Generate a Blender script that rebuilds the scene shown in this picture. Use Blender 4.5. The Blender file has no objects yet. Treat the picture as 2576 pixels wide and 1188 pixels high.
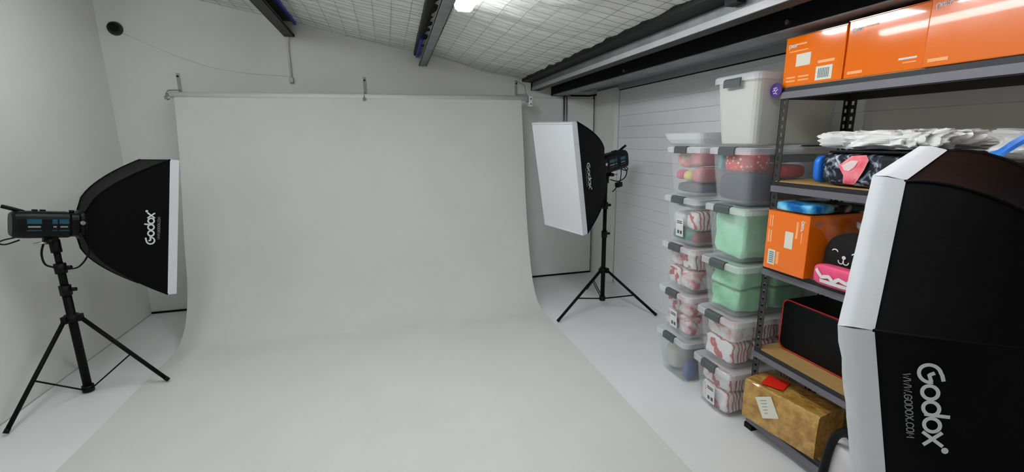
import bpy, bmesh, math, random
from mathutils import Vector, Matrix, noise
random.seed(7)
scene = bpy.context.scene
C = scene.collection

# ------------------------------------------------------------------ camera
CAM_H = 1.43
PITCH, YAW, ROLL, FOC = 0.210290, 0.266518, -0.0126951, 1127.506
cp, sp, cy, sy = math.cos(PITCH), math.sin(PITCH), math.cos(YAW), math.sin(YAW)
fwd = Vector((sy*cp, cy*cp, -sp)); right = Vector((cy, -sy, 0)); up = right.cross(fwd)
r2 = math.cos(ROLL)*right + math.sin(ROLL)*up
u2 = -math.sin(ROLL)*right + math.cos(ROLL)*up
cam = bpy.data.cameras.new('camera'); cam_o = bpy.data.objects.new('camera', cam); C.objects.link(cam_o)
cam.sensor_width = 36.0; cam.sensor_fit = 'HORIZONTAL'; cam.lens = FOC/2576*36.0
cam.clip_start = 0.02
cam_o.matrix_world = Matrix(((r2.x, u2.x, -fwd.x, 0), (r2.y, u2.y, -fwd.y, 0), (r2.z, u2.z, -fwd.z, CAM_H), (0, 0, 0, 1)))
scene.camera = cam_o

# ------------------------------------------------------------------ world, exposure
w = bpy.data.worlds.new('world'); scene.world = w; w.use_nodes = True
w.node_tree.nodes['Background'].inputs[0].default_value = (0.9, 0.95, 1.0, 1)
w.node_tree.nodes['Background'].inputs[1].default_value = 0.3
scene.view_settings.view_transform = 'Standard'
scene.view_settings.look = 'None'
scene.view_settings.gamma = 1.0
scene.view_settings.use_curve_mapping = False
scene.view_settings.exposure = 0.28
LAMPS = (24.0, 12.5, 5.0, 17.0)   # emission of the ceiling battens, added fill ones included

# ------------------------------------------------------------------ materials
MATS = {}
def lin(c):
    return tuple((x/12.92 if x <= 0.04045 else ((x+0.055)/1.055)**2.4) for x in c)
def mat(name, rgb, rough=0.6, metal=0.0, var=0.0, vscale=8.0, bump=0.0, bscale=40.0, spec=0.5, coat=0.0, emit=0.0, rgb2=None, stretch=None):
    """rgb in 0-255 sRGB"""
    if name in MATS: return MATS[name]
    m = bpy.data.materials.new(name); m.use_nodes = True
    nt = m.node_tree; b = nt.nodes['Principled BSDF']
    c = lin([x/255 for x in rgb])
    b.inputs['Base Color'].default_value = (*c, 1)
    b.inputs['Roughness'].default_value = rough
    b.inputs['Metallic'].default_value = metal
    b.inputs['Specular IOR Level'].default_value = spec
    b.inputs['Coat Weight'].default_value = coat
    if emit:
        b.inputs['Emission Color'].default_value = (*c, 1); b.inputs['Emission Strength'].default_value = emit
    tc = None
    if var or bump:
        tc = nt.nodes.new('ShaderNodeTexCoord'); mp = nt.nodes.new('ShaderNodeMapping')
        nt.links.new(tc.outputs['Object'], mp.inputs[0])
        if stretch: mp.inputs['Scale'].default_value = stretch
    if var:
        n = nt.nodes.new('ShaderNodeTexNoise'); n.inputs['Scale'].default_value = vscale; n.inputs['Detail'].default_value = 5
        nt.links.new(mp.outputs[0], n.inputs['Vector'])
        rp = nt.nodes.new('ShaderNodeValToRGB')
        c2 = lin([x/255 for x in rgb2]) if rgb2 else tuple(x*(1-var) for x in c)
        rp.color_ramp.elements[0].position = 0.35; rp.color_ramp.elements[1].position = 0.65
        rp.color_ramp.elements[0].color = (*c2, 1); rp.color_ramp.elements[1].color = (*c, 1)
        nt.links.new(n.outputs['Fac'], rp.inputs[0]); nt.links.new(rp.outputs[0], b.inputs['Base Color'])
    if bump:
        n2 = nt.nodes.new('ShaderNodeTexNoise'); n2.inputs['Scale'].default_value = bscale; n2.inputs['Detail'].default_value = 4
        nt.links.new(mp.outputs[0], n2.inputs['Vector'])
        bp = nt.nodes.new('ShaderNodeBump'); bp.inputs['Strength'].default_value = bump; bp.inputs['Distance'].default_value = 0.01
        nt.links.new(n2.outputs['Fac'], bp.inputs['Height']); nt.links.new(bp.outputs[0], b.inputs['Normal'])
    MATS[name] = m
    return m
def ramp_mat(name, kind, stops, scale, rough=0.7, distort=0.0, spec=0.3, bump=0.0, direction=None):
    """stripes, dots or blotches of several colours: kind = wave / voronoi / noise"""
    if name in MATS: return MATS[name]
    m = bpy.data.materials.new(name); m.use_nodes = True; nt = m.node_tree; b = nt.nodes['Principled BSDF']
    b.inputs['Roughness'].default_value = rough; b.inputs['Specular IOR Level'].default_value = spec
    tc = nt.nodes.new('ShaderNodeTexCoord')
    if kind == 'wave':
        t = nt.nodes.new('ShaderNodeTexWave'); t.inputs['Scale'].default_value = scale
        t.inputs['Distortion'].default_value = distort; t.inputs['Detail'].default_value = 2; out = 'Fac'
        if direction: t.bands_direction = direction
    elif kind == 'voronoi':
        t = nt.nodes.new('ShaderNodeTexVoronoi'); t.inputs['Scale'].default_value = scale; out = 'Distance'
    else:
        t = nt.nodes.new('ShaderNodeTexNoise'); t.inputs['Scale'].default_value = scale; t.inputs['Detail'].default_value = 3
        t.inputs['Distortion'].default_value = distort; out = 'Fac'
    nt.links.new(tc.outputs['Object'], t.inputs['Vector'])
    rp = nt.nodes.new('ShaderNodeValToRGB'); el = rp.color_ramp.elements
    while len(el) < len(stops): el.new(0.5)
    for e, (p, c) in zip(el, stops):
        e.position = p; e.color = (*lin([x/255 for x in c]), 1)
    nt.links.new(t.outputs[out], rp.inputs[0]); nt.links.new(rp.outputs[0], b.inputs['Base Color'])
    if bump:
        n2 = nt.nodes.new('ShaderNodeTexNoise'); n2.inputs['Scale'].default_value = 18
        nt.links.new(tc.outputs['Object'], n2.inputs['Vector'])
        bp = nt.nodes.new('ShaderNodeBump'); bp.inputs['Strength'].default_value = bump; bp.inputs['Distance'].default_value = 0.02
        nt.links.new(n2.outputs['Fac'], bp.inputs['Height']); nt.links.new(bp.outputs[0], b.inputs['Normal'])
    MATS[name] = m
    return m
def clear_mat(name, rgb, milk, rough=0.25):
    """cloudy see-through plastic"""
    if name in MATS: return MATS[name]
    m = bpy.data.materials.new(name); m.use_nodes = True; nt = m.node_tree; b = nt.nodes['Principled BSDF']
    b.inputs['Base Color'].default_value = (*lin([x/255 for x in rgb]), 1); b.inputs['Roughness'].default_value = rough
    tr = nt.nodes.new('ShaderNodeBsdfTransparent'); tr.inputs[0].default_value = (0.97, 0.98, 0.98, 1)
    mx = nt.nodes.new('ShaderNodeMixShader'); mx.inputs[0].default_value = milk
    nt.links.new(tr.outputs[0], mx.inputs[1]); nt.links.new(b.outputs[0], mx.inputs[2])
    nt.links.new(mx.outputs[0], nt.nodes['Material Output'].inputs[0])
    MATS[name] = m
    return m

M_WALL = mat('white_wall_paint', (240, 240, 236), 0.55, var=0.04, vscale=1.5)
M_PANEL = mat('white_panel_paint', (240, 240, 237), 0.5)
M_PLANK = mat('white_weatherboard', (246, 247, 248), 0.35, var=0.02, vscale=3)
M_FLOOR = mat('white_floor_paint', (242, 243, 243), 0.4, var=0.05, vscale=2.2, bump=0.05, bscale=12)
M_PAPER = mat('white_paper', (222, 222, 219), 0.8, var=0.035, vscale=2.5)
M_INSUL = mat('insulation_foil', (242, 243, 238), 0.5, bump=0.9, bscale=14, var=0.05, vscale=5, stretch=(1, 2.6, 1))
M_WIRE = mat('wire', (128, 128, 122), 0.5, 0.2)
M_STEEL = mat('galvanised_steel', (136, 138, 138), 0.5, 0.35, var=0.25, vscale=9)
M_STEELL = mat('light_galvanised_steel', (176, 178, 178), 0.45, 0.2, var=0.1, vscale=9)
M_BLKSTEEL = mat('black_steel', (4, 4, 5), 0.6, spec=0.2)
M_OLIVE = mat('dark_primer_steel', (44, 45, 40), 0.6, var=0.2)
M_BLACK = mat('black', (2, 2, 3), 0.5, spec=0.25)
M_FABRIC = mat('black_softbox_fabric', (2, 2, 3), 0.6, spec=0.12, bump=0.15, bscale=30)
M_WHFAB = mat('white_softbox_fabric', (226, 228, 232), 0.75, bump=0.12, bscale=25)
M_PRINTW = mat('white_print', (225, 225, 225), 0.6)
M_PRINTG = mat('grey_print', (150, 150, 150), 0.6)
M_CHROME = mat('chrome', (190, 190, 192), 0.2, 0.9)
M_WHITE = mat('white_plastic', (228, 228, 226), 0.4)
M_BLUE = mat('blue_film', (38, 38, 160), 0.4)
M_SHELF = mat('dark_shelf_steel', (40, 39, 43), 0.45, 0.2)
M_RIDGE = mat('grey_shelf_steel', (116, 114, 121), 0.42, 0.2, var=0.1)
M_POST = mat('dark_grey_post_steel', (52, 52, 51), 0.5, 0.2)
M_MDF = mat('shelf_board_mdf', (190, 152, 92), 0.7, var=0.1, vscale=30)
M_ORANGE = mat('orange_box_card', (247, 118, 0), 0.10, spec=0.5, coat=0.8, bump=0.03, bscale=6)
M_ORWRAP = mat('orange_wrapped_card', (247, 118, 0), 0.14, spec=0.55, coat=0.8, bump=0.10, bscale=7)
M_ORPRINT = mat('pale_orange_print', (255, 176, 112), 0.4)
M_STICK = mat('paper_sticker', (226, 222, 206), 0.5)
M_CARTON = mat('taped_carton', (206, 164, 84), 0.28, var=0.3, vscale=20, bump=1.0, bscale=45, coat=0.5, rgb2=(160, 114, 44))
M_RED = mat('red_paper', (240, 40, 22), 0.5)
M_REDPIPE = mat('red_piping', (214, 34, 26), 0.5)
M_CLIP = mat('grey_clip', (84, 90, 90), 0.5)
M_TUB = clear_mat('clear_tub_plastic', (250, 251, 252), 0.13)
M_LID = clear_mat('cloudy_lid_plastic', (246, 248, 250), 0.45)
M_TUBC = clear_mat('cream_tub_plastic', (232, 233, 226), 0.6, 0.35)
M_TEAL = mat('teal_reflection_panel', (24, 84, 104), 0.2)
M_PURPLE = mat('purple_sticker', (72, 36, 120), 0.4)

# ------------------------------------------------------------------ mesh helpers
class MB:
    def __init__(s): s.v = []; s.f = []
    def add(s, vs, fs):
        o = len(s.v); s.v += [Vector(p) for p in vs]; s.f += [tuple(i+o for i in f) for f in fs]; return s
    def box(s, x0, x1, y0, y1, z0, z1):
        return s.add([(x0,y0,z0),(x1,y0,z0),(x1,y1,z0),(x0,y1,z0),(x0,y0,z1),(x1,y0,z1),(x1,y1,z1),(x0,y1,z1)],
                     [(3,2,1,0),(4,5,6,7),(0,1,5,4),(1,2,6,5),(2,3,7,6),(3,0,4,7)])
    def tube(s, pts, r, n=10, caps=True):
        pts = [Vector(p) for p in pts]; rs = r if isinstance(r, (list, tuple)) else [r]*len(pts)
        t0 = (pts[1]-pts[0]).normalized(); a = t0.orthogonal().normalized(); loops = []
        for i, p in enumerate(pts):
            if i == 0: t = t0
            elif i == len(pts)-1: t = (pts[-1]-pts[-2]).normalized()
            else: t = ((pts[i+1]-p).normalized()+(p-pts[i-1]).normalized()).normalized()
            a = (a - t*a.dot(t)).normalized(); b = t.cross(a)
            loops.append([p + rs[i]*(math.cos(2*math.pi*k/n)*a + math.sin(2*math.pi*k/n)*b) for k in range(n)])
        return s.loft(loops, caps, caps)
    def loft(s, loops, cap0=True, cap1=True, closed=True):
        n = len(loops[0]); o = len(s.v)
        for l in loops: s.v += [Vector(p) for p in l]
        for i in range(len(loops)-1):
            for k in range(n if closed else n-1):
                k2 = (k+1) % n
                s.f.append((o+i*n+k, o+i*n+k2, o+(i+1)*n+k2, o+(i+1)*n+k))
        if cap0: s.f.append(tuple(o+k for k in reversed(range(n))))
        if cap1: s.f.append(tuple(o+(len(loops)-1)*n+k for k in range(n)))
        return s
    def build(s, name, m, parent=None, smooth=False, bevel=0.0, seg=2, solid=0.0):
        me = bpy.data.meshes.new(name); me.from_pydata([tuple(p) for p in s.v], [], s.f)
        bm = bmesh.new(); bm.from_mesh(me); bmesh.ops.recalc_face_normals(bm, faces=bm.faces)
        if bevel:
            bmesh.ops.bevel(bm, geom=bm.edges[:]+bm.verts[:], offset=bevel, segments=seg, affect='EDGES', profile=0.5)
        bm.to_mesh(me); bm.free()
        me.materials.append(m)
        if smooth:
            for p in me.polygons: p.use_smooth = True
        o = bpy.data.objects.new(name, me); C.objects.link(o)
        if parent: o.parent = parent
        if solid:
            md = o.modifiers.new('solid', 'SOLIDIFY'); md.thickness = solid; md.offset = -1
        if smooth and bevel: 
            for p in me.polygons: p.use_smooth = False
        return o
def box(name, x0, x1, y0, y1, z0, z1, m, parent=None, bevel=0.0, seg=2):
    return MB().box(x0, x1, y0, y1, z0, z1).build(name, m, parent, bevel=bevel, seg=seg)
def tube(name, pts, r, m, parent=None, n=10):
    return MB().tube(pts, r, n).build(name, m, parent, smooth=True)
def rrect(hx, hy, r, n=4):
    out = []
    for cx, cy_, a0 in ((hx-r, hy-r, 0), (-hx+r, hy-r, 90), (-hx+r, -hy+r, 180), (hx-r, -hy+r, 270)):
        for k in range(n+1):
            a = math.radians(a0 + 90*k/n); out.append((cx+r*math.cos(a), cy_+r*math.sin(a)))
    return out
def smooth_path(pts, n=6):
    """Catmull-Rom"""
    P = [Vector(p) for p in pts]; P = [2*P[0]-P[1]] + P + [2*P[-1]-P[-2]]; out = []
    for i in range(1, len(P)-2):
        for k in range(n):
            t = k/n; a, b, c, d = P[i-1], P[i], P[i+1], P[i+2]
            out.append(0.5*((2*b)+(-a+c)*t+(2*a-5*b+4*c-d)*t*t+(-a+3*b-3*c+d)*t**3))
    out.append(P[-2]); return out
def tag(o, label, cat, group=None, kind=None):
    o['label'] = label; o['category'] = cat
    if group: o['group'] = group
    if kind: o['kind'] = kind
    return o
def thing(name, label, cat, loc=(0, 0, 0), rotz=0.0, group=None, matrix=None):
    o = bpy.data.objects.new(name, None); C.objects.link(o); o.empty_display_size = 0.05
    if matrix is not None: o.matrix_world = matrix
    else: o.location = loc; o.rotation_euler = (0, 0, rotz)
    return tag(o, label, cat, group)
def struct(o, label=None):
    o['kind'] = 'structure'
    if label: o['label'] = label
    return o
def blob(hx, hy, hz, p=0.5, amp=0.08, freq=6.0, seed=0, nu=28, nv=16, flat=False):
    """boxy soft lump resting on z=0"""
    mb = MB(); loops = []
    def sg(v, e): return math.copysign(abs(v)**e, v)
    for j in range(nv+1):
        ph = -math.pi/2 + math.pi*j/nv; lp = []
        for i in range(nu):
            th = 2*math.pi*i/nu
            q = Vector((hx*sg(math.cos(ph), p)*sg(math.cos(th), p), hy*sg(math.cos(ph), p)*sg(math.sin(th), p), hz*sg(math.sin(ph), p)))
            d = noise.noise(q*freq + Vector((seed*3.7, seed*1.3, seed*7.1)))
            q = q*(1 + amp*d*1.2 - amp*0.6)
            lp.append((q.x, q.y, q.z + hz))
        loops.append(lp)
    return mb.loft(loops, True, True)

# ---- ribbon lettering -------------------------------------------------------
def arc(cx, cy_, rx, ry, a0, a1, n=14):
    return [(cx+rx*math.cos(math.radians(a0+(a1-a0)*k/n)), cy_+ry*math.sin(math.radians(a0+(a1-a0)*k/n))) for k in range(n+1)]
# logo word, x-height 1
LOGO = [
    [(1.02, 1.28), (0.72, 1.24)] + arc(0.62, 0.56, 0.60, 0.62, 95, 372, 22) + [(1.20, 0.62), (0.72, 0.52), (0.62, 0.74)],
    arc(1.92, 0.5, 0.46, 0.46, 0, 360, 22),
    arc(3.02, 0.5, 0.46, 0.46, 0, 360, 22), [(3.44, 0.2), (3.56, 1.42)],
    arc(4.16, 0.5, 0.46, 0.46, 0, 360, 22),
    [(4.72, 0.98), (5.50, 0.02)], [(5.52, 0.98), (4.74, 0.02)],
]
REGMARK = [arc(5.86, 1.18, 0.09, 0.09, 0, 360, 12)]
GL = {
    'W': ([[(0, 1), (0.2, 0), (0.4, 0.8), (0.6, 0), (0.8, 1)]], 1.0), '.': ([[(0.05, 0), (0.05, 0.12)]], 0.3),
    'G': ([[(0.6, 0.85), (0.4, 1), (0.2, 1), (0, 0.75), (0, 0.25), (0.2, 0), (0.45, 0), (0.6, 0.2), (0.6, 0.5), (0.35, 0.5)]], 0.82),
    'O': ([[(0.2, 0), (0, 0.25), (0, 0.75), (0.2, 1), (0.4, 1), (0.6, 0.75), (0.6, 0.25), (0.4, 0), (0.2, 0)]], 0.82),
    'D': ([[(0, 0), (0, 1), (0.35, 1), (0.6, 0.75), (0.6, 0.25), (0.35, 0), (0, 0)]], 0.82),
    'X': ([[(0, 0), (0.6, 1)], [(0, 1), (0.6, 0)]], 0.82),
    'C': ([[(0.6, 0.85), (0.4, 1), (0.2, 1), (0, 0.75), (0, 0.25), (0.2, 0), (0.4, 0), (0.6, 0.15)]], 0.8),
    'M': ([[(0, 0), (0.05, 1), (0.35, 0.3), (0.65, 1), (0.7, 0)]], 0.92),
}
def word(s):
    x = 0; out = []
    for ch in s:
        g, adv = GL[ch]; out += [[(px+x, py) for px, py in st] for st in g]; x += adv
    return out, x
def ribbons(name, strokes, scale, width, F, m, parent, sub=3):
    """flat printed strokes laid on a surface F(a, b) -> point"""
    mb = MB()
    for st in strokes:
        pts = []
        for (x0, y0), (x1, y1) in zip(st, st[1:]):
            for k in range(sub): pts.append(Vector((x0+(x1-x0)*k/sub, y0+(y1-y0)*k/sub)))
        pts.append(Vector(st[-1])); A = []; B = []
        closed = (pts[0]-pts[-1]).length < 1e-4
        for i, p in enumerate(pts):
            if closed and i in (0, len(pts)-1): t = pts[1]-pts[-2]
            else: t = pts[min(i+1, len(pts)-1)] - pts[max(i-1, 0)]
            t.normalize(); nn = Vector((-t.y, t.x))
            ext = Vector((0, 0))
            if not closed and i == 0: ext = -t*width*0.5
            if not closed and i == len(pts)-1: ext = t*width*0.5
            a = (p+ext+nn*width/2)*scale; b = (p+ext-nn*width/2)*scale
            A.append(F(a.x, a.y)); B.append(F(b.x, b.y))
        n = len(A)
        mb.add(A+B, [(i, i+1, n+i+1, n+i) for i in range(n-1)])
    return mb.build(name, m, parent)

# ================================================================== THE ROOM
XL, XR, YB, YF = -2.05, 2.14, 4.36, -2.6
def roof(x): return 2.283 - 0.205*x
struct(box('floor', XL-0.1, XR+0.1, YF-0.1, YB+0.1, -0.1, 0, M_FLOOR), 'white painted floor')
def wall_poly(name, pts, thick, m):
    a = [Vector(p) for p in pts]; b = [p+Vector(thick) for p in a]; n = len(a)
    mb = MB().add(a+b, [tuple(range(n)), tuple(reversed(range(n, 2*n)))] + [(i, (i+1) % n, n+(i+1) % n, n+i) for i in range(n)])
    return struct(mb.build(name, m))
wb = wall_poly('wall_back', [(XL-0.1, YB, 0), (XR+0.1, YB, 0), (XR+0.1, YB, 2.1), (XR, YB, 2.12), (XL-0.1, YB, roof(XL)+0.12)], (0, 0.1, 0), M_WALL)
wall_poly('wall_front', [(XL-0.1, YF, 0), (XR+0.1, YF, 0), (XR+0.1, YF, 2.1), (XL-0.1, YF, roof(XL)+0.12)], (0, -0.1, 0), M_WALL)
struct(box('wall_left', XL-0.1, XL, YF, YB, 0, roof(XL)+0.12, M_WALL))
wr = struct(box('wall_right', XR, XR+0.1, YF, YB, 0, 2.1, M_PLANK))
pz = 0.04
plank_me = None
while pz < 1.86:
    z1 = min(pz+0.1, 1.872)
    if plank_me is None:
        p = MB().add([(XR+0.001, YF, 0), (XR-0.008, YF, 0.001), (XR-0.005, YF, 0.0985), (XR+0.001, YF, 0.0995),
                      (XR+0.001, YB, 0), (XR-0.008, YB, 0.001), (XR-0.005, YB, 0.0985), (XR+0.001, YB, 0.0995)],
                     [(0,1,2,3), (4,7,6,5), (0,4,5,1), (1,5,6,2), (2,6,7,3), (3,7,4,0)]).build('plank', M_PLANK, wr)
        plank_me = p.data
    else:
        p = bpy.data.objects.new('plank', plank_me); C.objects.link(p); p.parent = wr
    p.location = (0, 0, pz)
    if z1 < pz+0.0999: p.scale = (1, 1, (z1-pz)/0.1)
    pz += 0.1
# pilaster in the far right corner
struct(box('trim_1', 2.085, XR-0.0121, 3.93, YB, 0, 1.9, M_WALL, bevel=0.003))
# black rubber gap along the foot of the back wall
struct(box('trim_2', XL, 2.07, YB-0.012, YB+0.001, 0.0, 0.016, M_BLACK))
struct(box('trim_7', XL, XL+0.004, YF, YB, 0.0, 0.004, mat('grey_joint', (176, 174, 168), 0.8)))  # thin grey line along the foot of the left wall
# door panel at the right end of the back wall, dark gaps round it
d1 = struct(box('door_1', 1.16, 2.066, YB-0.016, YB, 0.02, 1.83, M_PANEL, bevel=0.002))
box('door_gap', 2.066, 2.076, YB-0.008, YB, 0.0, 1.86, M_BLACK, d1)

# ceiling blanket, sagging between the purlins, crumpled
def roof_z(x, y):
    sag = 0.018*math.sin(math.pi*((x-0.37) % 1.07)/1.07)**2
    wr_ = 0.010*noise.noise(Vector((x*5, y*9, 0))) + 0.008*noise.noise(Vector((x*2.5, y*16, 3)))
    return roof(x) - sag + wr_
nx, ny = 100, 210
xs = [XL + (1.46-XL)*i/nx for i in range(nx+1)]; ys = [YF + (YB-YF)*j/ny for j in range(ny+1)]
mb = MB(); mb.v = [Vector((x, y, roof_z(x, y))) for y in ys for x in xs]
mb.f = [(j*(nx+1)+i, j*(nx+1)+i+1, (j+1)*(nx+1)+i+1, (j+1)*(nx+1)+i) for j in range(ny) for i in range(nx)]
ceil = struct(mb.build('ceiling', M_INSUL, smooth=True), 'silver white insulation blanket under the sloping roof')
mb = MB()
x = -1.98
while x < 1.30:
    pts = [(x, YF+0.15*k, roof_z(x, YF+0.15*k)-0.008) for k in range(int((YB-YF)/0.15)+1)]
    mb.tube(pts, 0.0012, 4, False); x += 0.115
y = YF+0.07
while y < YB:
    mb.tube([(XL+0.12*k, y, roof_z(XL+0.12*k, y)-0.007) for k in range(int((1.33-XL)/0.12)+1)], 0.0010, 4, False); y += 0.075
tag(mb.build('roof_wire_mesh', M_WIRE), 'square wire mesh holding up the silver ceiling insulation', 'wire mesh', kind='stuff')
# roof sheet over everything (keeps daylight out)
struct(MB().add([(XL-0.1, YF-0.1, roof(XL-0.1)+0.14), (XR+0.12, YF-0.1, 2.16), (XR+0.12, YB+0.1, 2.16), (XL-0.1, YB+0.1, roof(XL-0.1)+0.14)], [(0, 1, 2, 3)]).build('ceiling_roof_sheet', M_STEEL))

# ---- purlins and beams running front to back
def cpurlin(name, x0, x1, zb, zt, opening, m_flange, label, skew0=0.0, blue=True):
    t = thing(name, label, 'beam', (0, 0, 0))
    def seg(nm, xa, xb, za, zb_, m, y0=YF):
        y1 = YB-0.001
        skew = skew0*(YB-y0)/(YB-YF)
        MB().add([(xa+skew, y0, za), (xb+skew, y0, za), (xb, y1, za), (xa, y1, za), (xa+skew, y0, zb_), (xb+skew, y0, zb_), (xb, y1, zb_), (xa, y1, zb_)],
                 [(3,2,1,0),(4,5,6,7),(0,1,5,4),(1,2,6,5),(2,3,7,6),(3,0,4,7)]).build(nm, m, t)
    th = 0.004
    seg('bottom_flange', x0, x1, zb, zb+th, m_flange)
    seg('top_flange', x0, x1, zt-th, zt, M_OLIVE)
    if opening > 0:
        seg('web', x0, x0+th, zb, zt, M_OLIVE); seg('lip', x1-th, x1, zb, zb+0.018, M_OLIVE)
        if blue: seg('blue_film_strip', x1+0.001, x1+0.022, zt-0.03, zt+0.004, M_BLUE, 3.45)
    else:
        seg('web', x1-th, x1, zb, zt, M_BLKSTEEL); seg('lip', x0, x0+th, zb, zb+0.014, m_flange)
        if blue: seg('blue_film_strip', x0-0.024, x0-0.002, zt-0.045, zt+0.006, M_BLUE, 3.6)
        seg('gap_shade_strip', x0-0.040, x0-0.001, zt-0.028, zt+0.012, M_BLACK)  # black strip standing in for shade between purlin and insulation
    return t
cpurlin('roof_purlin', -0.756, -0.675, 2.30, 2.425, 1, M_OLIVE, 'dark steel roof purlin above the backdrop, with a conduit at its end')
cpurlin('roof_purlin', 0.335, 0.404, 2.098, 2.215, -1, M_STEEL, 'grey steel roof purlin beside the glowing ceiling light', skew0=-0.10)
cpurlin('roof_purlin', -1.90, -1.82, 2.535, 2.655, 1, M_OLIVE, 'dark steel roof purlin near the left wall, only its end showing', blue=False)

# eaves: black strip, two big channels, grey soffit, wall plate
struct(MB().add([(1.30, YF, roof(1.30)-0.034), (1.415, YF, roof(1.41)-0.020), (1.415, YB, roof(1.41)-0.020), (1.31, YB, roof(1.30)-0.034),
                 (1.30, YF, roof(1.30)+0.05), (1.415, YF, roof(1.41)+0.05), (1.415, YB, roof(1.41)+0.05), (1.31, YB, roof(1.30)+0.05)],
        [(0, 1, 2, 3), (4, 5, 6, 7), (0, 1, 5, 4), (2, 3, 7, 6), (3, 0, 4, 7), (1, 2, 6, 5)]).build('trim_3', M_BLACK), 'black strip along the edge of the insulation')
t = thing('eaves_beam', 'grey galvanised eaves channel nearest the ceiling insulation', 'beam')
box('web', 1.41, 1.416, YF, YB-0.001, 1.905, 2.06, M_STEEL, t)
box('bottom_lip', 1.404, 1.412, YF, YB-0.002, 1.903, 1.932, M_STEELL, t)
box('bottom_flange', 1.412, 1.49, YF, YB-0.001, 1.903, 1.909, M_OLIVE, t)
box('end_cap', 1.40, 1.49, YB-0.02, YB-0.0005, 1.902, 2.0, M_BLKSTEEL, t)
t = thing('eaves_beam', 'steel eaves channel with bolts, web blackened as shade, beside the right wall', 'beam')
box('web', 1.61, 1.618, YF, YB-0.001, 1.862, 2.07, M_BLKSTEEL, t)  # shade between the two channels put into the web's black colour
box('bottom_flange', 1.61, 1.735, YF, YB-0.001, 1.856, 1.864, M_STEEL, t)
for by, bz in ((1.577, 1.943), (1.588, 1.885), (0.4, 1.94), (0.41, 1.885), (2.9, 1.94), (2.91, 1.885)):
    MB().tube([(1.6105, by, bz), (1.598, by, bz)], 0.011, 6).build('bolt', M_CHROME, t)
struct(box('ceiling_soffit', 1.40, XR, YF, YB, 2.075, 2.09, M_STEEL))
struct(box('trim_4', 1.90, 2.0, YF, YB-0.001, 1.90, 1.985, mat('bluish_steel', (112, 118, 124), 0.45, 0.3, var=0.15)), 'bluish grey steel fascia above the right wall')
struct(box('trim_5', XR-0.03, XR, YF, YB-0.001, 1.879, 1.99, M_STEELL), 'light grey wall plate on top of the right wall')
struct(box('trim_6', XR-0.016, XR, YF, YB-0.001, 1.8722, 1.8788, M_BLACK))
t = thing('cross_rafter', 'short dark rafter stub meeting the grey eaves channel at the top', 'beam')
box('flange', 0.7, 1.404, 1.60, 1.67, 1.998, 2.006, mat('rusty_primer', (150, 128, 120), 0.6), t).rotation_euler = (0, 0, 0)
box('web', 0.7, 1.404, 1.625, 1.633, 2.006, 2.10, M_OLIVE, t)
box('cleat', 1.36, 1.403, 1.60, 1.67, 1.95, 1.998, M_BLACK, t)

# ---- ceiling battens, some added out of view as fill
def batten(x, y0, y1, z, label, power):
    """wraparound fluorescent batten, z = underside of the tray"""
    t = thing('ceiling_light', label, 'light', (x, (y0+y1)/2, z), 0.0, 'ceiling light battens')
    hl = (y1-y0)/2
    M_LAMP = mat('lamp_diffuser_%g' % power, (249, 252, 255), 0.4, emit=power)
    box('tray', -0.046, 0.046, -hl, hl, 0.0, 0.022, M_WHITE, t, 0.004)
    for yy in (-hl*0.7, hl*0.7): tube('hanger', [(0, yy, 0.018), (0, yy, roof(x)-z+0.01)], 0.004, M_STEEL, t, 6)
    prof = [(-0.048, 0.0), (-0.051, -0.03), (-0.045, -0.056), (-0.03, -0.068), (0.03, -0.068), (0.045, -0.056), (0.051, -0.03), (0.048, 0.0)]
    MB().loft([[(a, yy, b) for a, b in prof] for yy in (-hl+0.006, hl-0.006)]).build('diffuser', M_LAMP, t)
    for s in (-1, 1):
        yy = s*(hl-0.003)
        MB().loft([[(a*1.02, yy+d, b*1.02) for a, b in prof] for d in (-0.003, 0.003)]).build('end_cap', M_LAMP, t)
    return t
batten(0.442, 1.25, 2.52, 2.163, 'glowing ceiling light batten beside the grey purlin', LAMPS[0])
batten(-1.02, 1.95, 3.25, 2.372, 'ceiling light batten above the left softbox', LAMPS[1])
batten(0.98, 0.05, 1.35, 2.055, 'unseen fill light batten added above the octagonal softbox', LAMPS[2])  # added out of view to brighten the right side
batten(-1.02, -0.35, 0.95, 2.455, 'unseen fill light batten added overhead on the left', LAMPS[3])  # added out of view as fill for the shelves and right wall

# ================================================================== BACKDROP
PXL, PXR = -1.525, 1.195
profL = [(4.10, 1.79), (4.045, 1.45), (3.972, 1.13), (3.865, 0.71), (3.80, 0.42), (3.725, 0.23), (3.62, 0.085), (3.47, 0.012), (3.30, 0.004)]
profR = [(4.00, 1.79), (3.958, 1.45), (3.915, 1.10), (3.85, 0.70), (3.765, 0.37), (3.685, 0.19), (3.575, 0.06), (3.43, 0.008), (3.30, 0.004)]
t = thing('paper_backdrop', 'wide white paper backdrop hanging from a roller and sweeping over the floor', 'backdrop')
cols = 24; loops = []
for k in range(cols+1):
    f = k/cols; X = PXL+(PXR-PXL)*f
    pr_ = [(a[0]*(1-f)+b[0]*f, a[1]*(1-f)+b[1]*f) for a, b in zip(profL, profR)]
    sp_ = smooth_path([(X, a, b) for a, b in pr_], 5)
    sp_ += [Vector((X, yy, 0.004)) for yy in (3.0, 2.5, 2.0, 1.5, 1.0, 0.5, 0.0, -0.5)]
    loops.append([p + Vector((0, 0.006*noise.noise(Vector((p.x*1.5, p.z*2, 1))) if p.z > 0.2 else 0, 0)) for p in sp_])
MB().loft(loops, False, False, closed=False).build('paper_sheet', M_PAPER, t, smooth=True)
tube('roller_tube', [(PXL-0.03, 4.11, 1.80), (PXR+0.05, 4.01, 1.80)], 0.022, M_WHITE, t, 14)
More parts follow.
